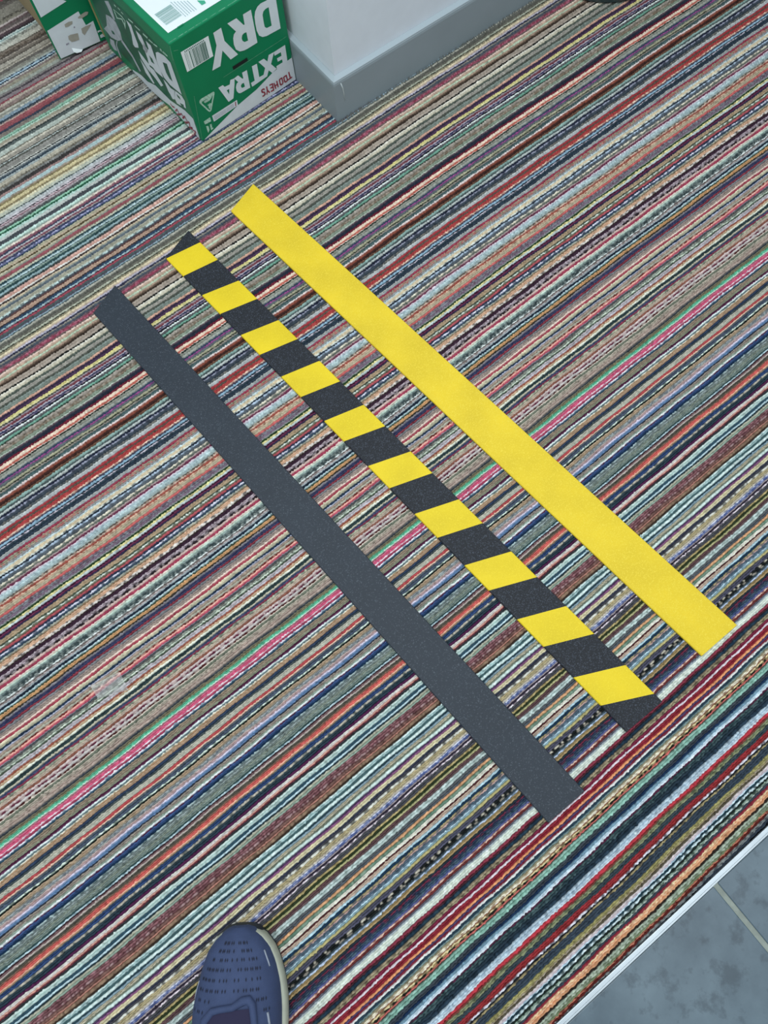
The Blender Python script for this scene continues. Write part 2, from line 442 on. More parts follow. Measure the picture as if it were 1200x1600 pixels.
# slow skew and wander of the rows (0.1 mm), on a coarse grid over the floor
WARP = np.array([[5,5,7,9,39,76,101,138,165,205,254,291,322,347,366,366,366],[6,6,6,7,38,75,99,134,162,200,247,284,314,339,357,357,357],[6,6,6,7,38,76,98,131,163,198,239,274,304,328,345,345,345],[6,6,5,11,40,73,94,126,161,194,229,263,293,316,333,333,333],[4,4,4,19,48,74,90,120,159,192,218,253,282,305,321,321,321],[2,2,3,26,54,74,90,118,156,191,216,249,273,293,309,309,309],[3,3,3,26,44,62,87,116,146,190,221,250,267,282,296,296,296],[5,5,2,15,23,43,75,105,135,182,218,244,260,273,283,283,283],[7,7,0,1,6,27,59,86,120,167,201,227,244,257,265,265,265],[7,7,-1,-1,1,17,46,61,92,138,170,193,209,227,239,239,239],[7,7,-2,-1,0,7,34,41,61,113,150,171,188,213,223,223,223],[6,6,-3,-2,-1,0,27,40,45,102,156,178,201,231,229,229,229],[6,6,-6,-6,-2,0,24,44,49,100,153,177,201,229,225,225,225],[5,5,-8,-10,-5,3,24,46,63,98,134,158,181,201,206,206,206],[4,4,-10,-14,-10,1,20,42,64,91,118,142,163,179,189,189,189],[3,3,-12,-18,-15,-6,16,39,58,81,106,129,149,164,174,174,174],[2,2,-15,-22,-21,-15,16,42,52,71,94,117,136,150,159,159,159],[1,1,-18,-26,-26,-21,10,34,43,61,83,104,122,136,144,144,144],[0,0,-20,-29,-30,-24,-1,20,33,52,74,95,113,126,134,134,134],[0,0,-20,-29,-30,-24,-1,20,33,52,74,95,113,126,134,134,134],[0,0,-20,-29,-30,-24,-1,20,33,52,74,95,113,126,134,134,134]], float) * 1e-4
GX0, GDX, GY0, GDY = -0.8, 0.15, -0.45, 0.11


def warp(xs, y):
    """The carpet is not laid dead straight: how far a row has drifted at x."""
    u = np.clip((xs - GX0) / GDX, 0, WARP.shape[1] - 1.001)
    v = min(max((y - GY0) / GDY, 0), WARP.shape[0] - 1.001)
    iu, iv = u.astype(int), int(v)
    fu, fv = u - iu, v - iv
    fu = fu * fu * (3 - 2 * fu) * 0.35 + fu * 0.65
    a = WARP[iv, iu] * (1 - fu) + WARP[iv, iu + 1] * fu
    b = WARP[iv + 1, iu] * (1 - fu) + WARP[iv + 1, iu + 1] * fu
    return a * (1 - fv) + b * fv + 0.0006 * np.sin(xs * 23 + y * 31) * np.sin(y * 17 + xs * 5) + 0.0004 * np.sin(xs * 61 + y * 140)


build_carpet()

# edge trim between the carpet and the tiles
trim = bpy.data.objects.new('trim_1', None)
C.objects.link(trim)
trim['kind'] = 'structure'
alu = material('brushed_aluminium', (0.50, 0.56, 0.60, 1), 0.45, 0.75, noise=0.05, nscale=60)
bm = bmesh.new()
add_box(bm, (-1.6, TRIM_Y - 0.0058, -0.012), (2.4, TRIM_Y, 0.0006), 0.0008)
from_bm('trim_face', bm, alu, trim)
bm = bmesh.new()
add_box(bm, (-1.6, TRIM_Y - 0.0092, -0.012), (2.4, TRIM_Y - 0.0064, -0.003), 0.0005)
from_bm('trim_lip', bm, alu, trim)

# stone tiles
def tile_material():
    m = material('blue_grey_stone', rgb('6b7c88'), 0.35, spec=0.4)
    nt = m.node_tree
    b = nt.nodes['Principled BSDF']
    tc = nt.nodes.new('ShaderNodeTexCoord')
    n = nt.nodes.new('ShaderNodeTexNoise')
    n.inputs['Scale'].default_value = 9
    n.inputs['Detail'].default_value = 6
    n.inputs['Roughness'].default_value = 0.62
    nt.links.new(tc.outputs['Object'], n.inputs['Vector'])
    r1 = nt.nodes.new('ShaderNodeValToRGB')
    e = r1.color_ramp.elements
    e[0].position, e[0].color = 0.28, rgb('425460')
    e[1].position, e[1].color = 0.72, rgb('667984')
    nt.links.new(n.outputs['Fac'], r1.inputs['Fac'])
    n2 = nt.nodes.new('ShaderNodeTexNoise')
    n2.inputs['Scale'].default_value = 32
    n2.inputs['Detail'].default_value = 5
    n2.inputs['Roughness'].default_value = 0.65
    nt.links.new(tc.outputs['Object'], n2.inputs['Vector'])
    r2 = nt.nodes.new('ShaderNodeValToRGB')
    e = r2.color_ramp.elements
    e[0].position, e[0].color = 0.36, (0.5, 0.53, 0.56, 1)
    e[1].position, e[1].color = 0.47, (1, 1, 1, 1)
    nt.links.new(n2.outputs['Fac'], r2.inputs['Fac'])
    mx = nt.nodes.new('ShaderNodeMixRGB')
    mx.blend_type = 'MULTIPLY'
    mx.inputs['Fac'].default_value = 0.8
    nt.links.new(r1.outputs['Color'], mx.inputs['Color1'])
    nt.links.new(r2.outputs['Color'], mx.inputs['Color2'])
    nt.links.new(mx.outputs['Color'], b.inputs['Base Color'])
    return m


stone = tile_material()
TW, G = 0.42, 0.0072
ty = TRIM_Y - 0.0096
k = 0
for iy in range(3):
    for ix in range(-3, 4):
        x0 = 0.2106 + ix * TW
        y1 = ty - iy * TW
        bm = bmesh.new()
        add_box(bm, (x0, y1 - TW + G, -0.012), (x0 + TW - G, y1, -0.0022 - 0.0003 * (k % 3)), 0.0012)
        from_bm('tile', bm, stone, floor)
        k += 1
bm = bmesh.new()
add_box(bm, (-1.6, TRIM_Y - 1.4, -0.02), (2.4, ty + 0.0004, -0.0042))
from_bm('grout', bm, material('cement_grout', rgb('8f978f'), 0.9, noise=0.15, nscale=90), floor)

# ------------------------------------------------------------------ setting: white pillar wall with its skirting
WX, WY = 0.5855, 0.967
PX = 1.10      # the pillar's far side
wall_m = material('white_wall_paint', (0.80, 0.87, 0.95, 1), 0.55, noise=0.02, nscale=40, bump=0.05, bscale=300)
skirt_m = material('grey_skirting_paint', rgb('929fa6'), 0.45, noise=0.03, nscale=14)
T = 0.011
bead_m = material('pale_paint_bead', rgb('abb9c0'), 0.4)


def struct(name, bm, m, parent=None):
    o = from_bm(name, bm, m, parent)
    if parent is None:
        o['kind'] = 'structure'
    return o


bm = bmesh.new()
add_prism(bm, [(WX + T, WY + T), (WX + T, 2.2), (WX + T + 0.12, 2.2), (WX + T + 0.12, WY + T + 0.12)], -0.01, 2.4)
struct('wall_left', bm, wall_m)
bm = bmesh.new()
add_prism(bm, [(WX + T, WY + T), (WX + T + 0.12, WY + T + 0.12), (PX - T - 0.12, WY + T + 0.12), (PX - T, WY + T)], -0.01, 2.4)
struct('wall_back', bm, wall_m)
bm = bmesh.new()
add_prism(bm, [(PX - T, WY + T), (PX - T - 0.12, WY + T + 0.12), (PX - T - 0.12, 2.2), (PX - T, 2.2)], -0.01, 2.4)
struct('wall_right', bm, wall_m)


PROF = [(1.0, -0.01), (1.0, 0.0735), (0.93, 0.0775), (0.78, 0.0795), (0.5, 0.0802), (0.46, 0.0815), (0.0, 0.082), (0.0, -0.01)]
CAP = [(0.86, 0.0788), (0.84, 0.0806), (0.5, 0.0822), (0.0, 0.0845), (0.0, 0.0790)]


def skirting(name, path_in, path_out, parent=None, prof=PROF, mat=None):
    """Skirting profile swept between a back line and a front line (mitred ends)."""
    bm = bmesh.new()
    rings = []
    for pi, po in zip(path_in, path_out):
        rings.append([bm.verts.new((pi[0] + (po[0] - pi[0]) * u, pi[1] + (po[1] - pi[1]) * u, z)) for u, z in prof])
    A, B = rings
    n = len(prof)
    for i in range(n):
        bm.faces.new((A[i], A[(i + 1) % n], B[(i + 1) % n], B[i]))
    bm.faces.new(A)
    bm.faces.new(B[::-1])
    o = struct(name, bm, mat or skirt_m, parent)
    if parent is None:
        skirting('paint_bead', path_in, path_out, o, CAP, bead_m)
    return o


e = 0.0003
skirting('baseboard_left', [(WX + T - e, WY + T - e), (WX + T - e, 2.2)], [(WX, WY), (WX, 2.2)])
bb = skirting('baseboard_back', [(WX + T - e, WY + T - e), (PX - T + e, WY + T - e)], [(WX, WY), (PX, WY)])
skirting('baseboard_right', [(PX - T + e, WY + T - e), (PX - T + e, 2.2)], [(PX, WY), (PX, 2.2)])
bm = bmesh.new()
add_tube(bm, [(WX + 0.0155, WY - 0.0002, 0.073), (WX + 0.0185, WY - 0.0004, 0.062), (WX + 0.020, WY - 0.0003, 0.05), (WX + 0.0205, WY - 0.0001, 0.034)],
         [0.0011, 0.0012, 0.0010, 0.0004], 6)
o = from_bm('paint_drip', bm, material('pale_paint', rgb('c4d0d2'), 0.4), bb, True)
o['label'] = 'pale dried paint drip'
# ragged carpet edge tucked against the skirting
bm = bmesh.new()
for i in range(122):
    x = WX - 0.002 + i * 0.0042
    h = 0.003 + random.random() * 0.003
    y = WY - 0.0025 - random.random() * 0.002
    a = [bm.verts.new(q) for q in ((x - 0.0022, y - 0.003, -0.004), (x + 0.0022, y - 0.003, -0.004), (x + random.uniform(-.002, .002), y + 0.0022, h - 0.003), (x, y + 0.003, -0.004))]
    bm.faces.new((a[0], a[1], a[2]))
    bm.faces.new((a[1], a[3], a[2]))
    bm.faces.new((a[3], a[0], a[2]))
o = from_bm('carpet_edge', bm, material('grey_carpet_fray', rgb('6a6c66'), 0.95), floor)
o['kind'] = 'stuff'

# ------------------------------------------------------------------ three anti-slip strips
STRIPS = {"k":[[-0.0023,0.8927],[0.0571,0.9174],[0.1477,-0.2046],[0.0811,-0.2048]],"s":[[0.1586,0.9093],[0.2232,0.9335],[0.3157,-0.1832],[0.2468,-0.1825]],"y":[[0.3078,0.9205],[0.3746,0.9452],[0.4778,-0.171],[0.4054,-0.1716]]}
SL = [0.0019,0.053,0.1077,0.1598,0.2177,0.27,0.3272,0.379,0.4388,0.4882,0.547,0.5983,0.6566,0.709,0.7685,0.8213,0.8803,0.9346,0.9942,1.0471]
SR = [0.0356,0.0871,0.1478,0.1996,0.2586,0.3098,0.3677,0.4207,0.4802,0.5328,0.5939,0.6447,0.7051,0.7583,0.8201,0.8745,0.9345,0.9903,1.0514,1.1058]
black_grit = speckle_material('black_grit', rgb('242e39'), (0.075, 0.095, 0.12, 1), 0.12, 0.6)
black_band_m = speckle_material('black_band_grit', rgb('10161f'), (0.055, 0.068, 0.095, 1), 0.25, 0.65)
yellow_grit = speckle_material('yellow_grit', (0.83, 0.605, 0.016, 1), (0.9, 0.70, 0.05, 1), 0.25, 0.6, 0.25)
yellow_band_m = speckle_material('yellow_band_grit', (0.83, 0.62, 0.006, 1), (0.9, 0.70, 0.02, 1), 0.2, 0.6, 0.25)
edge_black = material('dark_resin_edge', rgb('14181c'), 0.6)
ZB, ZT = -0.0019, 0.0024


def plate(bm, pts, z0, z1, bev=0.0011, sag=None):
    """Slab over a quad a,b,c,d (a-d long edge) cut into slices so that it can follow the floor."""
    a, b, c, d = [Vector(p) for p in pts]
    n = 24 if sag else 1
    rings = []
    for i in range(n + 1):
        t = i / n
        l, rr = a.lerp(d, t), b.lerp(c, t)
        u = (rr - l).normalized()
        dz = sag(t) if sag else 0
        e = bev
        rings.append([bm.verts.new((q.x, q.y, z + dz)) for q, z in
                      ((l, z0), (l, z1 - e), (l + u * e, z1), (rr - u * e, z1), (rr, z1 - e), (rr, z0))])
    for A, B in zip(rings, rings[1:]):
        for k in range(6):
            bm.faces.new((A[k], A[(k + 1) % 6], B[(k + 1) % 6], B[k]))
    bm.faces.new(rings[0])
    bm.faces.new(rings[-1][::-1])


def solid_strip(key, name, label, mat):
    q = STRIPS[key]
    o = thing(name, label, 'anti-slip strip', (q[0][0], q[0][1], ZB), group='anti-slip strips on the carpet')
    pts = [(p[0] - q[0][0], p[1] - q[0][1]) for p in q]
    bm = bmesh.new()
    plate(bm, pts, 0.0006, ZT - ZB, sag=lambda t: 0.0004 * math.sin(t * 7))
    from_bm('grit_surface', bm, mat, o)
    bm = bmesh.new()
    plate(bm, pts, 0.0, 0.0009, 0.0002, sag=lambda t: 0.0)
    from_bm('resin_base', bm, edge_black if key == 'k' else material('yellow_resin_base', (0.3, 0.22, 0.02, 1), 0.6), o)
    return o


solid_strip('k', 'anti_slip_strip', 'plain black gritty anti-slip strip, nearest the shoe, left of the hazard striped one', black_grit)
solid_strip('y', 'anti_slip_strip', 'plain yellow gritty anti-slip strip, right of the hazard striped one', yellow_grit)
q = STRIPS['s']
hz = thing('anti_slip_strip', 'black and yellow hazard striped anti-slip strip lying between the plain two', 'anti-slip strip',
           (q[0][0], q[0][1], ZB), group='anti-slip strips on the carpet')
a, b, c, d = [Vector((p[0] - q[0][0], p[1] - q[0][1])) for p in q]
LL, LR = (d - a).length, (c - b).length
ul, ur = (d - a) / LL, (c - b) / LR
sl = [0.0] + SL + [LL]
sr = [0.0] + SR + [LR]
for i in range(len(sl) - 1):
    yel = i % 2 == 1
    bm = bmesh.new()
    z1 = (ZT - ZB) + (0.0003 if yel else 0)
    plate(bm, [a + ul * sl[i], b + ur * sr[i], b + ur * sr[i + 1], a + ul * sl[i + 1]], 0.0, z1)
    from_bm('yellow_band' if yel else 'black_band', bm, yellow_band_m if yel else black_band_m, hz)

# ------------------------------------------------------------------ green carton
FRONT = {"dry":[[[[0.1948,0.1732],[0.2068,0.1726],[0.2162,0.1715],[0.215,0.1133],[0.1962,0.1147],[0.1837,0.1155],[0.1749,0.1182],[0.1685,0.1242],[0.1658,0.1347],[0.166,0.1473],[0.1672,0.1592],[0.1708,0.1671],[0.1772,0.1724],[0.1845,0.1742]],[[0.1986,0.1604],[0.1977,0.1276],[0.1869,0.1287],[0.1832,0.1326],[0.183,0.141],[0.1837,0.1544],[0.1867,0.159],[0.1918,0.1608]]],[[[0.1633,0.174],[0.1621,0.1145],[0.1394,0.1149],[0.1318,0.1158],[0.1233,0.1187],[0.1169,0.1259],[0.1153,0.136],[0.117,0.1467],[0.1203,0.1525],[0.1255,0.1548],[0.1131,0.1756],[0.1322,0.175],[0.1429,0.1575],[0.145,0.157],[0.1462,0.1743]],[[0.145,0.1432],[0.1446,0.1279],[0.1371,0.1291],[0.1337,0.1332],[0.1332,0.138],[0.1356,0.1425],[0.1398,0.144]]],[[[0.0997,0.1753],[0.0996,0.1515],[0.1186,0.1157],[0.102,0.1149],[0.0909,0.1383],[0.0791,0.1149],[0.0615,0.1161],[0.0826,0.1524],[0.083,0.1748]]]],"extra":[[[[0.1283,0.0792],[0.1266,0.0435],[0.1048,0.0449],[0.1004,0.047],[0.0973,0.0534],[0.0977,0.0611],[0.1012,0.0668],[0.105,0.0679],[0.0987,0.0791],[0.1081,0.0799],[0.1154,0.0686],[0.1172,0.0686],[0.1174,0.08]],[[0.116,0.0598],[0.1162,0.0518],[0.1101,0.0524],[0.1084,0.0553],[0.1087,0.0585],[0.1118,0.0606]]],[[[0.0734,0.0802],[0.076,0.075],[0.0872,0.0734],[0.0906,0.0806],[0.0998,0.0787],[0.0967,0.0684],[0.087,0.0441],[0.0755,0.0433],[0.0632,0.0806]],[[0.0837,0.066],[0.0782,0.0664],[0.0807,0.0565]]],[[[0.1515,0.0789],[0.1502,0.0519],[0.1607,0.051],[0.1669,0.0438],[0.131,0.0426],[0.1303,0.0513],[0.1391,0.0509],[0.1401,0.08]]],[[[0.1679,0.0798],[0.1741,0.0705],[0.1796,0.0807],[0.192,0.0799],[0.1806,0.0616],[0.1903,0.0464],[0.1794,0.0436],[0.1729,0.0531],[0.167,0.0435],[0.1602,0.0511],[0.1664,0.0617],[0.1555,0.0801]]],[[[0.2179,0.0797],[0.2169,0.0474],[0.2152,0.0367],[0.191,0.0451],[0.1909,0.0514],[0.2058,0.051],[0.2061,0.057],[0.196,0.0578],[0.1956,0.065],[0.2062,0.0643],[0.2062,0.0716],[0.1917,0.0723],[0.1914,0.0798]]]],"swoosh":[[[[0.2358,0.0536],[0.2279,0.0531],[0.2274,0.0485],[0.2175,0.0479],[0.191,0.045],[0.1794,0.0436],[0.1389,0.0322],[0.0916,0.0256],[0.0048,0.0024],[0.0074,0.0009],[0.2349,0.0008]]]],"slot":[[[[0.1347,0.1007],[0.1353,0.0942],[0.102,0.0943],[0.1016,0.1008]]]],"sticker":[[[[0.0724,0.1754],[0.0711,0.1389],[0.0153,0.1399],[0.0153,0.1768]]]],"strip":[[[[0.093,0.037],[0.0923,0.0257],[0.0349,0.0244],[0.0347,0.0377]]]],"tri":[[[[0.0514,0.0796],[0.0532,0.078],[0.053,0.0753],[0.0376,0.0493],[0.0351,0.0474],[0.0322,0.048],[0.0302,0.051],[0.019,0.0751],[0.0199,0.0791],[0.0241,0.081]],[[0.0484,0.0736],[0.0349,0.0504],[0.0325,0.0525],[0.023,0.0727],[0.025,0.0748]]],[[[0.0397,0.063],[0.0406,0.0602],[0.0351,0.0521],[0.0335,0.0554],[0.034,0.0597],[0.0324,0.0629]]],[[[0.0399,0.0742],[0.0472,0.0743],[0.0449,0.0712],[0.039,0.068],[0.0332,0.0687],[0.0295,0.0687],[0.0273,0.0729]]]],"n24":[[[[0.0255,0.0243],[0.029,0.0236],[0.0276,0.015],[0.0298,0.0148],[0.0293,0.0121],[0.0243,0.0116],[0.0245,0.0207]]],[[[0.0169,0.0231],[0.0163,0.0167],[0.0169,0.0102],[0.0212,0.0148],[0.0215,0.0201],[0.0209,0.0239],[0.0166,0.0259]]]],"block":[[[[0.03,0.0376],[0.03,0.0286],[0.0162,0.0302],[0.0153,0.0373]]]]}
TOO = [[[0.2103,0.0113],[0.2199,0.0116]],[[0.2163,0.0118],[0.2151,0.0248]],[[0.2039,0.0222],[0.2083,0.022],[0.2091,0.0122],[0.2072,0.0103],[0.2038,0.0104],[0.2023,0.0134],[0.2019,0.0215],[0.2039,0.0222]],[[0.1936,0.0231],[0.1975,0.0227],[0.1982,0.0126],[0.1963,0.0104],[0.1929,0.0105],[0.1916,0.0131],[0.1915,0.022],[0.1936,0.0231]],[[0.1851,0.023],[0.1858,0.0105]],[[0.1783,0.0222],[0.1797,0.0103]],[[0.179,0.0162],[0.1855,0.0162]],[[0.1746,0.0236],[0.1746,0.01]],[[0.1746,0.0234],[0.1684,0.0244]],[[0.1746,0.0168],[0.169,0.0177]],[[0.1746,0.01],[0.1686,0.0107]],[[0.1609,0.0251],[0.1608,0.0173]],[[0.1608,0.0173],[0.1579,0.0107]],[[0.1608,0.0173],[0.1647,0.0107]],[[0.155,0.0232],[0.1521,0.0252],[0.1487,0.0247],[0.1488,0.0209],[0.1538,0.0172],[0.1542,0.0127],[0.1513,0.0116],[0.1483,0.012]]]
SEAMS = [[[0.2235,0.0929],[0.0788,0.093]],[[0.013,0.0932],[0.0008,0.0076]],[[0.0045,0.1851],[0.0123,0.1827]],[[0.0005,0.1964],[-0.0022,0.1714]]]
LEFT = {"dry":[[[[0.0714,0.1422],[0.0595,0.1505],[0.036,0.1574],[0.019,0.1551],[0.0187,0.0918],[0.0592,0.0861],[0.0751,0.0905],[0.0812,0.1009],[0.0813,0.121]],[[0.0545,0.1342],[0.0375,0.1414],[0.0408,0.1043],[0.0508,0.1045],[0.0561,0.1126]]],[[[0.0982,0.1486],[0.082,0.1492],[0.0833,0.1309],[0.0799,0.0874],[0.107,0.0836],[0.1128,0.0879],[0.1282,0.0849],[0.1232,0.0995],[0.1221,0.1238],[0.1142,0.1345],[0.105,0.1284],[0.0992,0.1318]],[[0.1096,0.1145],[0.1001,0.1134],[0.0982,0.1032],[0.1096,0.1013]]],[[[0.1565,0.1538],[0.1416,0.1525],[0.1442,0.1348],[0.1444,0.1146],[0.1486,0.1054],[0.1662,0.0961],[0.171,0.099],[0.1589,0.1242],[0.1554,0.1404]]],[[[0.1282,0.1504],[0.1119,0.15],[0.1103,0.1412],[0.109,0.1286],[0.1035,0.1285],[0.1175,0.1123],[0.1263,0.1162],[0.1224,0.1253],[0.1295,0.1345]]]],"extra":[[[[0.1569,0.0958],[0.1429,0.0914],[0.1261,0.0849],[0.1369,0.0624],[0.1466,0.0658],[0.1574,0.0789]]],[[[0.1287,0.0807],[0.1129,0.0826],[0.1047,0.0719],[0.0948,0.0621],[0.1086,0.0512],[0.1209,0.059],[0.1352,0.0635]]],[[[0.0824,0.0833],[0.0717,0.0821],[0.0619,0.0778],[0.0473,0.0818],[0.0639,0.0521],[0.0726,0.0477],[0.076,0.0565],[0.0781,0.0565],[0.0798,0.0609]]],[[[0.0442,0.0839],[0.0219,0.0877],[0.0152,0.0815],[0.0222,0.0604],[0.0294,0.0583],[0.0281,0.0648],[0.0438,0.0584],[0.0399,0.0541],[0.058,0.0476],[0.0615,0.0564]],[[0.0436,0.0776],[0.0335,0.0775],[0.0328,0.0712],[0.043,0.0713]]],[[[0.1644,0.0746],[0.1472,0.0614],[0.1374,0.0391],[0.1445,0.0346],[0.1635,0.0459]]]],"swoosh":[[[[0.2346,0.0089],[0.2116,0.016],[0.1951,0.0208],[0.1728,0.0207],[0.138,0.0345],[0.0886,0.0344],[0.032,0.0497],[0.0155,0.0496],[0.0053,0.0495],[0.007,0.0023],[0.0125,-0.0023],[0.1025,0.0138],[0.1379,0.0055],[0.1788,0.0006],[0.2059,0.0041],[0.2344,0.004]]]],"emblem":[[[[0.2553,0.109],[0.2341,0.1162],[0.2167,0.1159],[0.2147,0.0968],[0.2225,0.0772],[0.2515,0.0592],[0.2816,0.049],[0.2909,0.0533],[0.3018,0.0554],[0.2762,0.0758]],[[0.2635,0.0736],[0.2525,0.0775],[0.2501,0.0725],[0.2626,0.0665]]],[[[0.2318,0.1467],[0.211,0.1578],[0.2089,0.1452],[0.2159,0.1197],[0.2244,0.1161],[0.2288,0.1366]]],[[[0.2218,0.0782],[0.1977,0.0609],[0.1873,0.0339],[0.1958,0.0286],[0.2052,0.0527],[0.2321,0.0693]]],[[[0.2515,0.0592],[0.267,0.0405],[0.2688,0.0233],[0.2702,0.0124],[0.2765,0.008],[0.2779,0.0179],[0.2724,0.0373],[0.26,0.0531]]],[[[0.292,0.0406],[0.2728,0.0469],[0.2778,0.0341],[0.2787,0.0212],[0.2962,0.0146],[0.3026,0.0234]]]],"outline":[[[[0.201,0.1495],[0.1709,0.1532],[0.162,0.1486],[0.179,0.1227],[0.1771,0.1337],[0.1796,0.141],[0.2023,0.1305],[0.2021,0.1415]],[[0.1988,0.1486],[0.1752,0.1498],[0.1666,0.146],[0.1733,0.1369],[0.174,0.1462],[0.1965,0.1359],[0.1976,0.145]]]],"dashes":[[[[0.1878,0.1651],[0.1813,0.1649],[0.1829,0.1614],[0.1893,0.1616]]],[[[0.1746,0.1664],[0.1673,0.1662],[0.1682,0.1637],[0.1755,0.1639]]],[[[0.1655,0.1636],[0.1591,0.1634],[0.1615,0.16],[0.1673,0.161]]],[[[0.1431,0.1639],[0.127,0.166],[0.1298,0.1618],[0.1454,0.1605]]],[[[0.1238,0.1625],[0.1066,0.1637],[0.1094,0.1595],[0.1261,0.1591]]],[[[0.0983,0.1627],[0.083,0.164],[0.0862,0.1589],[0.101,0.1584]]],[[[0.0805,0.1622],[0.0677,0.1627],[0.0698,0.1593],[0.0832,0.158]]],[[[0.0659,0.1626],[0.0525,0.1657],[0.0551,0.1615],[0.0685,0.1585]]],[[[0.0437,0.1671],[0.0385,0.167],[0.0405,0.1637],[0.0462,0.163]]],[[[0.0351,0.1669],[0.026,0.1674],[0.0284,0.1633],[0.038,0.1619]]],[[[0.045,0.165],[0.0393,0.1648],[0.0414,0.1612],[0.0471,0.1614]]],[[[0.0369,0.1657],[0.0208,0.1671],[0.0234,0.1626],[0.0395,0.1612]]]]}
LTOO = [[[0.0923,0.0242],[0.0878,0.0207],[0.0788,0.0253]],[[0.0796,0.0161],[0.069,0.0276],[0.0655,0.0184],[0.0791,0.0092]],[[0.0701,0.0138],[0.0542,0.0275],[0.0494,0.0207]],[[0.0561,0.0161],[0.0425,0.0298],[0.0379,0.0184],[0.0534,0.0092]],[[0.0491,0.0092],[0.0302,0.0252],[0.0339,0.0139]],[[0.0396,0.0069],[0.0243,0.0162],[0.0333,0.0069]],[[0.0278,0.0092],[0.015,0.0139],[0.0217,0.0046]]]
TOP = {"label":[[[[0.0135,0.0212],[0.1168,0.02],[0.1364,0.0246],[0.0136,0.0612]]]],"bars":[[[[0.0539,0.0718],[0.0541,0.0316],[0.0214,0.0309],[0.0205,0.0712]]]],"green":[[[[0.0922,0.0477],[0.0956,0.0445],[0.1016,0.0389],[0.0999,0.0321],[0.0917,0.033]]]],"blot":[[[[0.0323,0.0208],[0.0366,0.0208],[0.0444,0.0209],[0.043,0.0174],[0.0383,0.0185],[0.0342,0.0174],[0.0319,0.0187]]]]}
TOPLINES = [[[0.0574,0.0752],[0.0568,0.0307]],[[0.0618,0.0717],[0.0613,0.0307]],[[0.0663,0.0683],[0.0657,0.0307]],[[0.0707,0.0648],[0.0701,0.0307]],[[0.0751,0.0613],[0.0745,0.0307]],[[0.0795,0.0579],[0.079,0.0308]]]
PANEL = {"upper":[[[[0.0044,0.118],[0.0041,0.0889],[0.0577,0.0967],[0.0609,0.0972],[0.0378,0.1207],[0.0042,0.1331]]]],"lower":[[[[0.003,0.0628],[0.0737,0.0726],[0.0761,0.0438],[0.0925,0.0458],[0.0891,-0.0072],[0.0023,-0.0058]]]],"torn":[[[[0.0911,0.0646],[0.0871,0.0605],[0.074,0.0587],[0.0677,0.0612],[0.0682,0.0635],[0.0798,0.0664],[0.0862,0.067]]],[[[0.0386,0.0614],[0.0474,0.0626],[0.0552,0.0612],[0.0528,0.0564],[0.0433,0.0546],[0.0374,0.0557]]],[[[0.0647,0.0417],[0.0744,0.0426],[0.0868,0.0417],[0.0714,0.032],[0.0651,0.0276],[0.0628,0.0336]]],[[[0.0347,0.0386],[0.0398,0.0394],[0.0549,0.0366],[0.052,0.0242],[0.0427,0.0245],[0.0362,0.0259],[0.0331,0.0323]]]],"curl":[[[[0.0309,0.0154],[0.0352,0.0135],[0.0463,0.0062],[0.05,-0.0016],[0.0452,-0.0006],[0.0355,0.0057],[0.0305,0.0104]]]],"dot":[[[[0.0526,0.0507],[0.0547,0.0508],[0.0553,0.0486],[0.0531,0.0476],[0.0518,0.0487]]]],"text":[[[[0.0242,0.027],[0.0306,0.0273],[0.0302,0.0245],[0.0237,0.0239]]]],"swirl":[[[[0.0923,0.0252],[0.0974,0.025],[0.102,0.0211],[0.1053,0.0166],[0.1012,0.0194],[0.0963,0.0225],[0.0916,0.0214]]],[[[0.0932,0.0157],[0.1001,0.0168],[0.1078,0.0105],[0.1063,0.0071],[0.0991,0.0101],[0.0926,0.0098]]]]}
BW, BD, BH = 0.2296, 0.322, 0.199
green = material('green_printed_card', (0.002, 0.215, 0.088, 1), 0.42, noise=0.06, nscale=18, spec=0.3)
green_dk = material('dark_green_shade_print', (0.008, 0.12, 0.062, 1), 0.42, noise=0.25, nscale=30, spec=0.3)
white_p = material('white_print', (0.74, 0.80, 0.84, 1), 0.4, noise=0.04, nscale=50)
label_w = material('white_label_paper', (0.86, 0.93, 0.95, 1), 0.45)
pale_green = material('pale_green_print', (0.42, 0.66, 0.52, 1), 0.45, noise=0.3, nscale=400)
seam_m = material('worn_card_edge', (0.16, 0.42, 0.27, 1), 0.7, noise=0.4, nscale=120)
red_p = material('dark_red_print', rgb('a03a4c'), 0.45)
bar_m = material('green_black_ink', (0.05, 0.16, 0.13, 1), 0.5)
slot_shade_m = material('slot_shade_black', (0.004, 0.008, 0.007, 1), 0.9)
card_m = material('brown_cardboard', rgb('a08f6c'), 0.85, noise=0.06, nscale=25)
grey_p = material('grey_print', rgb('9c9aa8'), 0.5, noise=0.25, nscale=500)
B0 = (0.356, 1.0935, CREST)
YAW = 0.05144
box = thing('drinks_carton', 'upside-down green and white drinks carton standing against the white pillar', 'carton', B0, YAW)
bm = bmesh.new()
add_box(bm, (0, 0, 0.0003), (BW, BD, BH), 0.002, 2)
for v in bm.verts:      # card is never dead flat
    if 0.02 < v.co.z < BH - 0.02:
        v.co.x += 0.001
from_bm('carton_body', bm, green, box)


def on_front(u, w, l):
    return (min(u, BW - 0.0015), -l, max(w, 0.0015))


def on_left(u, w, l):
    return (-l, u, max(w, 0.0015))


def on_top(u, w, l):
    return (u, w, BH + l)


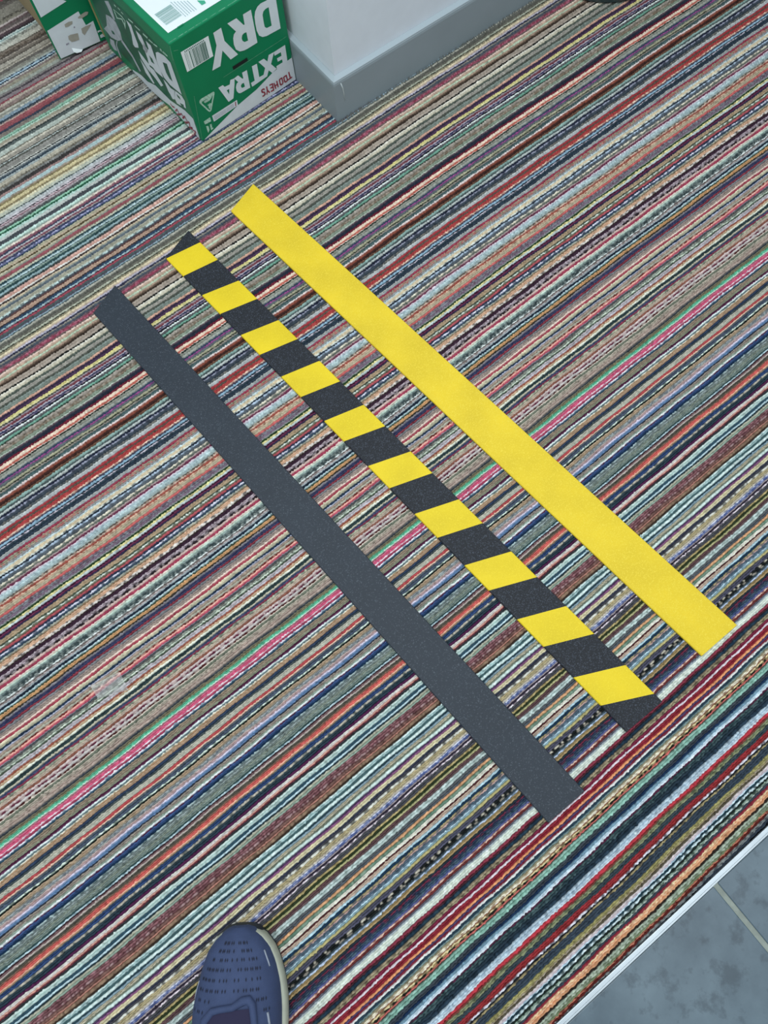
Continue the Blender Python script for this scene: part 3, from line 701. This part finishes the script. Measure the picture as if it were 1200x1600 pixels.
print_shapes('white_swoosh', FRONT['swoosh'], on_front, white_p, box, label='white base band on the short side')
print_shapes('lettering', FRONT['dry'], on_front, white_p, box, 0.0006, 'large white upside-down letters')
print_shapes('lettering', FRONT['extra'], on_front, white_p, box, 0.0006, 'smaller white upside-down letters')
print_strokes('lettering', TOO, 0.0028, on_front, red_p, box, 0.0011, 'small red upside-down letters')
print_shapes('hand_slot_shade', FRONT['slot'], on_front, slot_shade_m, box, 0.0005)  # no real opening: flat black patch paints the dark inside the slot
for s in SEAMS:
    print_strokes('card_seam', [s], 0.0006, on_front, seam_m, box, 0.0007)
st = print_shapes('barcode_sticker', FRONT['sticker'], on_front, label_w, box, 0.0007)
sq = [Vector(p) for p in FRONT['sticker'][0][0]]     # top right, bottom right, bottom left, top left
bars = []
for t0, t1 in ((.10, .112), (.15, .158), (.185, .19), (.255, .285), (.31, .315), (.335, .34), (.37, .395), (.41, .43), (.445, .455), (.475, .49),
               (.505, .53), (.55, .56), (.575, .59), (.615, .63), (.65, .68), (.69, .705), (.72, .745), (.755, .78), (.79, .80), (.815, .85)):
    tl, bl = sq[3].lerp(sq[0], t0), sq[2].lerp(sq[1], t0)
    tr_, br_ = sq[3].lerp(sq[0], t1), sq[2].lerp(sq[1], t1)
    bars.append([[tl.lerp(bl, .14), tr_.lerp(br_, .14), tr_.lerp(br_, .96), tl.lerp(bl, .96)]])
for i in range(13):
    t0 = .12 + i * .056
    tl, tr_ = sq[3].lerp(sq[0], t0), sq[3].lerp(sq[0], t0 + .03)
    bl, br_ = sq[2].lerp(sq[1], t0), sq[2].lerp(sq[1], t0 + .03)
    bars.append([[tl.lerp(bl, .04), tr_.lerp(br_, .04), tr_.lerp(br_, .11), tl.lerp(bl, .11)]])
print_shapes('barcode', bars, on_front, bar_m, st, 0.0011)
print_shapes('warning_triangle', FRONT['tri'], on_front, pale_green, box, 0.0006)
ns = print_shapes('notice_strip', FRONT['strip'], on_front, white_p, box, 0.0006)
nq = [Vector(p) for p in FRONT['strip'][0][0]]
ln = []
for t in (.3, .52, .74):
    for s0, s1 in ((.05, .28), (.3, .52), (.55, .68), (.7, .84)):
        ln.append([nq[3].lerp(nq[2], t).lerp(nq[0].lerp(nq[1], t), s0), nq[3].lerp(nq[2], t).lerp(nq[0].lerp(nq[1], t), s1)])
print_strokes('fine_print', ln, 0.0007, on_front, grey_p, ns, 0.0009)
print_strokes('warning_mark', [[nq[0].lerp(nq[1], .2).lerp(nq[3].lerp(nq[2], .2), .07), nq[0].lerp(nq[1], .8).lerp(nq[3].lerp(nq[2], .8), .09)]], 0.002, on_front, red_p, ns, 0.0009)
print_shapes('lettering', FRONT['n24'], on_front, pale_green, box, 0.0006, 'small pale upside-down number')
print_shapes('fine_print', FRONT['block'], on_front, pale_green, box, 0.0006)
# long side
print_shapes('dark_shade_print', [[[(0.03, 0.045), (0.10, 0.035), (0.19, 0.02), (0.3, 0.03), (0.305, 0.165), (0.2, 0.172), (0.1, 0.172), (0.04, 0.165)]]], on_left, green_dk, box, 0.0003)  # dark green graphic, its tone also carrying the shade of this side
print_shapes('white_swoosh', LEFT['swoosh'], on_left, white_p, box, label='white base band on the long side')
print_shapes('lettering', LEFT['dry'], on_left, white_p, box, 0.0007, 'large white upside-down letters on the long side')
print_shapes('lettering', LEFT['extra'], on_left, white_p, box, 0.0007, 'smaller white upside-down letters on the long side')
print_shapes('emblem', LEFT['emblem'], on_left, material('silver_grey_print', rgb('b4bcc2'), 0.5, noise=0.2, nscale=90), box, 0.0006)
print_shapes('emblem_outline', LEFT['outline'], on_left, pale_green, box, 0.0008)
print_shapes('fine_print', LEFT['dashes'], on_left, pale_green, box, 0.0006)
print_strokes('lettering', LTOO, 0.003, on_left, red_p, box, 0.0012, 'small red upside-down letters on the long side')
bm = bmesh.new()
add_box(bm, (-0.0012, BD - 0.006, 0.03), (0.004, BD + 0.0012, BH - 0.004), 0.0008)
o = from_bm('worn_corner', bm, material('bare_yellow_card', rgb('948a58'), 0.8, noise=0.25, nscale=60), box)
o['label'] = 'brown card showing at the worn back corner'
# worn front top edge
wear = []
x = 0.002
while x < BW - 0.01:
    w = random.uniform(0.004, 0.016)
    wear.append([[(x, 0.0022 + random.uniform(-.0004, .0004)), (x + w, 0.0022 + random.uniform(-.0004, .0004)), (x + w, 0.0030 + random.uniform(0, .0006)), (x, 0.0030)]])
    x += w + random.uniform(0, 0.006)
print_shapes('worn_edge', wear, on_top, seam_m, box, 0.0002)
# top
lab = print_shapes('top_label', [[[(0.0135, 0.0207), (BW - 0.014, 0.0207), (BW - 0.014, BD - 0.02), (0.0135, BD - 0.02)]]], on_top, label_w, box, 0.0004)
bq = [Vector(p) for p in TOP['bars'][0][0]]           # far left, far right... bars run along the short side
bars = []
t = 0.02
while t < 0.86:
    w = random.choice((.012, .018, .03))
    bars.append([[bq[0].lerp(bq[1], t), bq[0].lerp(bq[1], t + w), bq[3].lerp(bq[2], t + w), bq[3].lerp(bq[2], t)]])
    t += w + random.choice((.02, .028, .04))
print_shapes('barcode', bars, on_top, material('pale_teal_ink', (0.2, 0.42, 0.38, 1), 0.5), lab, 0.0008)
dl = []
for s in TOPLINES:
    A, B = Vector(s[0]), Vector(s[1])
    t = 0
    while t < 0.95:
        w = random.uniform(.05, .14)
        dl.append([A.lerp(B, t), A.lerp(B, min(1, t + w))])
        t += w + .035
print_strokes('fine_print', dl, 0.0011, on_top, material('teal_grey_ink', (0.28, 0.44, 0.46, 1), 0.5), lab, 0.0008)
print_shapes('green_mark', TOP['green'], on_top, material('bright_green_ink', (0.05, 0.42, 0.25, 1), 0.5), lab, 0.0008)
print_shapes('scuff', TOP['blot'], on_top, green, lab, 0.0009)

# ------------------------------------------------------------------ second carton with torn front flap
P1 = (0.245, 1.452, CREST)
PANG = -0.12217
box2 = thing('torn_carton', 'brown cardboard carton with torn green and white front flap, behind the printed drinks carton', 'carton', P1, 0.0)
bm = bmesh.new()
add_box(bm, (0.014, 0.012, 0.0003), (0.24, 0.34, 0.2), 0.002)
from_bm('carton_body', bm, card_m, box2)
flap = bpy.data.objects.new('front_flap', bpy.data.meshes.new('front_flap'))
bm = bmesh.new()
add_box(bm, (0, 0, 0.003), (0.124, 0.003, 0.2), 0.0006)
flap = from_bm('front_flap', bm, green, box2)
flap.rotation_euler = (0, 0, PANG)


def on_flap(u, w, l):
    return (max(u, 0.0005), -l, max(w, 0.0045))


print_shapes('white_print_panel', PANEL['upper'], on_flap, white_p, flap, 0.0005)
print_shapes('white_print_panel', PANEL['lower'], on_flap, white_p, flap, 0.0005)
o = print_shapes('torn_patch', PANEL['torn'], on_flap, material('torn_grey_card', rgb('a7a397'), 0.9, noise=0.1, nscale=60), flap, 0.0009)
o['label'] = 'grey card showing where the white print is torn off'
for s in (PANEL['text'], PANEL['dot']):
    print_shapes('fine_print', s, on_flap, grey_p, flap, 0.0009)
print_shapes('white_swirl', PANEL['swirl'], on_flap, white_p, flap, 0.0009)
cq = PANEL['curl'][0][0]
cc = Vector((sum(p[0] for p in cq) / len(cq), sum(p[1] for p in cq) / len(cq)))
bm = bmesh.new()
rim = [bm.verts.new(on_flap(p[0], p[1], 0.0012 if i < 4 else 0.006)) for i, p in enumerate(cq)]
mid = bm.verts.new(on_flap(cc.x, cc.y, 0.0055))
for i in range(len(rim)):
    bm.faces.new((rim[i], rim[(i + 1) % len(rim)], mid))
from_bm('paper_curl', bm, label_w, flap, True)

# ------------------------------------------------------------------ bin cut off by the top edge
binn = thing('waste_bin', 'dark grey-green bin base cut off by the top edge, right of the pillar', 'bin', (1.279, 0.9755, CREST))
bm = bmesh.new()
rings = []
for z, rad in [(0.0, 0.139), (0.003, 0.1445), (0.012, 0.147), (0.28, 0.172), (0.285, 0.174), (0.285, 0.168), (0.015, 0.141)]:
    rings.append([bm.verts.new((rad * math.cos(2 * math.pi * k / 48), rad * math.sin(2 * math.pi * k / 48), z)) for k in range(48)])
for A, B in zip(rings, rings[1:]):
    for i in range(48):
        bm.faces.new((A[i], A[(i + 1) % 48], B[(i + 1) % 48], B[i]))
bm.faces.new(rings[0][::-1])
bm.faces.new(rings[-1])
from_bm('bin_body', bm, material('dark_green_grey_plastic', rgb('39484a'), 0.4), binn)

# ------------------------------------------------------------------ clear tape on the carpet
tape = bpy.data.meshes.new('sticky_tape')
tq = [Vector((-0.3298, 0.3416)), Vector((-0.33, 0.3186)), Vector((-0.2879, 0.3023)), Vector((-0.2844, 0.3322))]
NX, NY = 22, 12
zt = [(random.random() - 0.5) * 0.0008 for _ in range((NX + 1) * (NY + 1))]
vs, fs = [], []
for layer in (0, 1):
    for j in range(NY + 1):
        for i in range(NX + 1):
            u, v = i / NX, j / NY
            p = tq[0].lerp(tq[3], u).lerp(tq[1].lerp(tq[2], u), v)
            z = -0.0004 + zt[j * (NX + 1) + i] - layer * 0.0002
            vs.append((p.x + 0.309, p.y - 0.322, z))
nv = (NX + 1) * (NY + 1)
for j in range(NY):
    for i in range(NX):
        q0 = j * (NX + 1) + i
        f4 = [q0, q0 + 1, q0 + NX + 2, q0 + NX + 1]
        fs.append(f4[::-1])
        fs.append([nv + k for k in f4])
tape.from_pydata(vs, [], fs)
for p in tape.polygons:
    p.use_smooth = True
tm = bpy.data.materials.new('clear_film')
tm.use_nodes = True
nt = tm.node_tree
out = nt.nodes['Material Output']
gl = nt.nodes.new('ShaderNodeBsdfGlossy')
gl.inputs['Roughness'].default_value = 0.25
gl.inputs['Color'].default_value = (0.9, 0.95, 0.95, 1)
tp = nt.nodes.new('ShaderNodeBsdfTransparent')
df = nt.nodes.new('ShaderNodeBsdfDiffuse')
df.inputs['Color'].default_value = (0.55, 0.55, 0.52, 1)
m1 = nt.nodes.new('ShaderNodeMixShader')
m1.inputs[0].default_value = 0.13
nt.links.new(tp.outputs[0], m1.inputs[1])
nt.links.new(df.outputs[0], m1.inputs[2])
m2 = nt.nodes.new('ShaderNodeMixShader')
m2.inputs[0].default_value = 0.04
nt.links.new(m1.outputs[0], m2.inputs[1])
nt.links.new(gl.outputs[0], m2.inputs[2])
nt.links.new(m2.outputs[0], out.inputs['Surface'])
tp_o = link('sticky_tape', tape, tm)
tp_o.location = (-0.309, 0.322, 0)
tp_o['label'] = 'small patch of clear sticky tape stuck on the carpet'
tp_o['category'] = 'tape'

# ------------------------------------------------------------------ shoe
SHOE_L = 0.285
TOE = Vector((-0.3225, -0.0490))
HEAD = math.radians(57.0)
heel = TOE - Vector((math.cos(HEAD), math.sin(HEAD))) * SHOE_L
shoe = thing('running_shoe', 'navy running shoe with perforated toe and off-white midsole, at the bottom edge', 'shoe', (heel.x, heel.y, CREST), HEAD)
navy = material('navy_knit', (0.048, 0.070, 0.150, 1), 0.75, noise=0.10, nscale=60, bump=0.25, bscale=900, spec=0.25)
navy_dk = material('dark_navy_knit', (0.010, 0.014, 0.035, 1), 0.85)
navy_rub = material('dark_rubber', (0.010, 0.016, 0.022, 1), 0.6)
mids = material('off_white_foam', rgb('b3b7a6'), 0.6, noise=0.05, nscale=120)
lace_m = material('navy_lace', (0.045, 0.055, 0.13, 1), 0.7)
STN = [0.0, 0.004, 0.012, 0.025, 0.042, 0.065, 0.09, 0.115, 0.14, 0.17, 0.2, 0.235, 0.262, 0.278, 0.285]
WID = [0.010, 0.021, 0.0325, 0.0425, 0.0495, 0.055, 0.0585, 0.0575, 0.054, 0.048, 0.042, 0.039, 0.034, 0.023, 0.008]
TOPZ = [0.034, 0.040, 0.047, 0.053, 0.058, 0.064, 0.071, 0.079, 0.087, 0.094, 0.098, 0.100, 0.102, 0.104, 0.100]
OFF = [-0.004, -0.004, -0.004, -0.0035, -0.003, -0.002, 0.0, 0.0, 0.0, 0.001, 0.002, 0.002, 0.001, 0.0, 0.0]


def ip(s, tab):
    return float(np.interp(s, STN, tab))


def upper_pt(s, a, grow=0.0):
    """Point on the upper: s metres behind the toe tip, a from 0 (right side) to pi (left side)."""
    w, h, off = ip(s, WID) - 0.002 + grow, ip(s, TOPZ) + grow, ip(s, OFF)
    zb = 0.020
    ca, sa = math.cos(a), math.sin(a)
    y = -math.copysign(abs(ca) ** 0.72, ca) * w
    z = zb + (h - zb) * abs(sa) ** 0.85
    return Vector((SHOE_L - s, y + off, z))


NS, NA = 46, 26
bm = bmesh.new()
rings = []
for i in range(NS + 1):
    s = 0.0008 + (SHOE_L - 0.0016) * (0.5 - 0.5 * math.cos(math.pi * i / NS))
    rings.append([bm.verts.new(upper_pt(s, math.pi * k / NA)) for k in range(NA + 1)])
for A, B in zip(rings, rings[1:]):
    for k in range(NA):
        bm.faces.new((A[k], A[k + 1], B[k + 1], B[k]))
bm.faces.new(rings[0])
bm.faces.new(rings[-1][::-1])
from_bm('upper', bm, navy, shoe, True)


def sole_ring(gr, gl, gt):
    R, Lf = [], []
    for i in range(31):
        s = SHOE_L * (0.5 - 0.5 * math.cos(math.pi * i / 30))
        w, off = ip(s, WID), ip(s, OFF)
        x = SHOE_L - s
        k = min(1, s / 0.085)
        if s < 0.01:
            x += gt * (1 - s / 0.01)
        if s > SHOE_L - 0.01:
            x -= gr * (1 - (SHOE_L - s) / 0.01)
        R.append((x, off - max(0.003, w + gr * k + gt * (1 - k))))
        Lf.append((x, off + max(0.003, w + gl * k + gt * (1 - k))))
    return R + Lf[::-1]


def sole(name, levels, mat, dl=0.0, dt=0.0):
    bm = bmesh.new()
    rings = []
    for z, g in levels:
        rings.append([bm.verts.new((x, y, z + max(0, (x - 0.2)) ** 2 * 0.9)) for x, y in sole_ring(g, g - dl, g - dt)])
    for A, B in zip(rings, rings[1:]):
        n = len(A)
        for i in range(n):
            bm.faces.new((A[i], A[(i + 1) % n], B[(i + 1) % n], B[i]))
    bm.faces.new(rings[0][::-1])
    bm.faces.new(rings[-1])
    return from_bm(name, bm, mat, shoe, True)


sole('midsole', [(0.004, 0.001), (0.007, 0.0030), (0.018, 0.0034), (0.0255, 0.0022), (0.0275, 0.000), (0.0275, -0.006)], mids, 0.0055, 0.0045)
sole('outsole', [(0.0, 0.0), (0.0008, 0.002), (0.0042, 0.0028), (0.0045, -0.003)], navy_rub, 0.005, 0.004)
# rubber toe bumper over the front of the midsole
bm = bmesh.new()
rings = []
for i in range(25):
    a = math.pi * (0.0 + i / 24)
    row = []
    for u, g in ((0.0, 0.001), (0.45, 0.0022), (0.8, 0.0015), (1.0, -0.001)):
        s = 0.016 * (1 - math.sin(a)) + 0.0005
        w = ip(s, WID) + g * 0.8
        ca = math.cos(a)
        y = -math.copysign(abs(ca) ** 0.8, ca) * (0.030 + g * 0.6)
        x = SHOE_L - 0.021 + (0.020 + g * 0.5) * abs(math.sin(a)) ** 0.8
        row.append(bm.verts.new((x - u * 0.002, y + ip(0.01, OFF), 0.006 + u * 0.020)))
    rings.append(row)
for A, B in zip(rings, rings[1:]):
    for k in range(3):
        bm.faces.new((A[k], A[k + 1], B[k + 1], B[k]))
from_bm('toe_bumper', bm, navy_rub, shoe, True)
# rows of slit perforations
bm = bmesh.new()
for s, a0, a1, n in ((0.0145, 1.28, 1.9, 11), (0.0225, 1.18, 2.0, 13), (0.0315, 1.05, 2.15, 17), (0.0415, 0.98, 2.35, 21), (0.052, 1.0, 2.42, 21), (0.0625, 0.98, 2.45, 21), (0.073, 0.85, 1.12, 5), (0.073, 2.0, 2.5, 6), (0.084, 0.75, 1.0, 4), (0.084, 2.15, 2.55, 5)):
    for i in range(n):
        if random.random() < 0.12:
            continue
        a = a0 + (a1 - a0) * (i + (0.18 if i % 2 else -0.1)) / (n - 1)
        p0, p1 = upper_pt(s - 0.0024 - 0.002 * (a - 1.57), a, 0.0006), upper_pt(s + 0.0024 - 0.002 * (a - 1.57), a, 0.0006)
        side = (upper_pt(s, a + 0.05, 0.0006) - upper_pt(s, a - 0.05, 0.0006)).normalized() * 0.0009
        mid = (p0 + p1) / 2
        bm.faces.new([bm.verts.new(v) for v in (p0, mid + side, p1, mid - side)])
o = from_bm('perforation', bm, navy_dk, shoe)
o['kind'] = 'stuff'
# eyestay rim around the tongue, tongue, laces
bm = bmesh.new()
path = []
for s, a in ((0.165, 1.0), (0.14, 1.04), (0.115, 1.1), (0.09, 1.18), (0.078, 1.22), (0.0725, 1.31), (0.073, 1.42), (0.0785, 1.56), (0.0795, 1.7), (0.081, 1.85), (0.090, 2.0), (0.105, 2.06), (0.12, 2.1), (0.14, 2.17), (0.165, 2.2)):
    path.append(upper_pt(s, a, 0.0012))
add_tube(bm, path, [0.003, 0.0035, 0.004, 0.0045, 0.005, 0.0056, 0.0052, 0.0042, 0.004, 0.0046, 0.0052, 0.0048, 0.004, 0.0035, 0.003], 8)
from_bm('eyestay', bm, navy, shoe, True)
bm = bmesh.new()
rr = []
for i in range(9):
    s = 0.081 + i * 0.010
    lo, hi = 1.14 - i * 0.012, 1.96 + i * 0.015
    rr.append([bm.verts.new(upper_pt(s, lo + (hi - lo) * k / 8, 0.0016)) for k in range(9)])
for A, B in zip(rr, rr[1:]):
    for k in range(8):
        bm.faces.new((A[k], A[k + 1], B[k + 1], B[k]))
o = from_bm('tongue', bm, material('shaded_tongue_navy', (0.018, 0.016, 0.052, 1), 0.85), shoe, True)  # tongue colour darkened to hold the shade inside the lacing gap
o['label'] = 'purple-navy tongue with the lacing gap shade in its colour'
for s in (0.108, 0.126, 0.144):
    bm = bmesh.new()
    add_tube(bm, [upper_pt(s + 0.004 * (k - 3) / 3, 1.02 + (2.14 - 1.02) * k / 6, 0.004 + 0.0025 * math.sin(math.pi * k / 6)) for k in range(7)], 0.0027, 6)
    from_bm('lace', bm, lace_m, shoe, True)
# ankle collar and sock lining beyond the frame
bm = bmesh.new()
ring = []
for k in range(25):
    a = 2 * math.pi * k / 24
    ring.append((0.072 + 0.056 * math.cos(a), 0.001 + 0.034 * math.sin(a), 0.1 + 0.008 * math.cos(2 * a)))
add_tube(bm, ring, 0.008, 8)
from_bm('collar', bm, navy, shoe, True)
bm = bmesh.new()
c0 = bm.verts.new((0.072, 0.001, 0.1))
rv = [bm.verts.new((0.072 + 0.052 * math.cos(2 * math.pi * k / 24), 0.001 + 0.030 * math.sin(2 * math.pi * k / 24), 0.1035)) for k in range(24)]
for k in range(24):
    bm.faces.new((c0, rv[k], rv[(k + 1) % 24]))
from_bm('shoe_lining', bm, navy_dk, shoe)
# pale reflective marks
refl = material('pale_reflective_film', rgb('8e97a6'), 0.35)
for s0, s1, a0, a1, w in ((0.026, 0.044, 0.66, 0.60, 0.0011), (0.089, 0.102, 0.80, 0.72, 0.0016), (0.055, 0.075, 2.72, 2.84, 0.0008)):
    bm = bmesh.new()
    add_tube(bm, [upper_pt(s0 + (s1 - s0) * i / 4, a0 + (a1 - a0) * i / 4, 0.0002) for i in range(5)], w, 6)
    from_bm('reflective_mark', bm, refl, shoe, True)
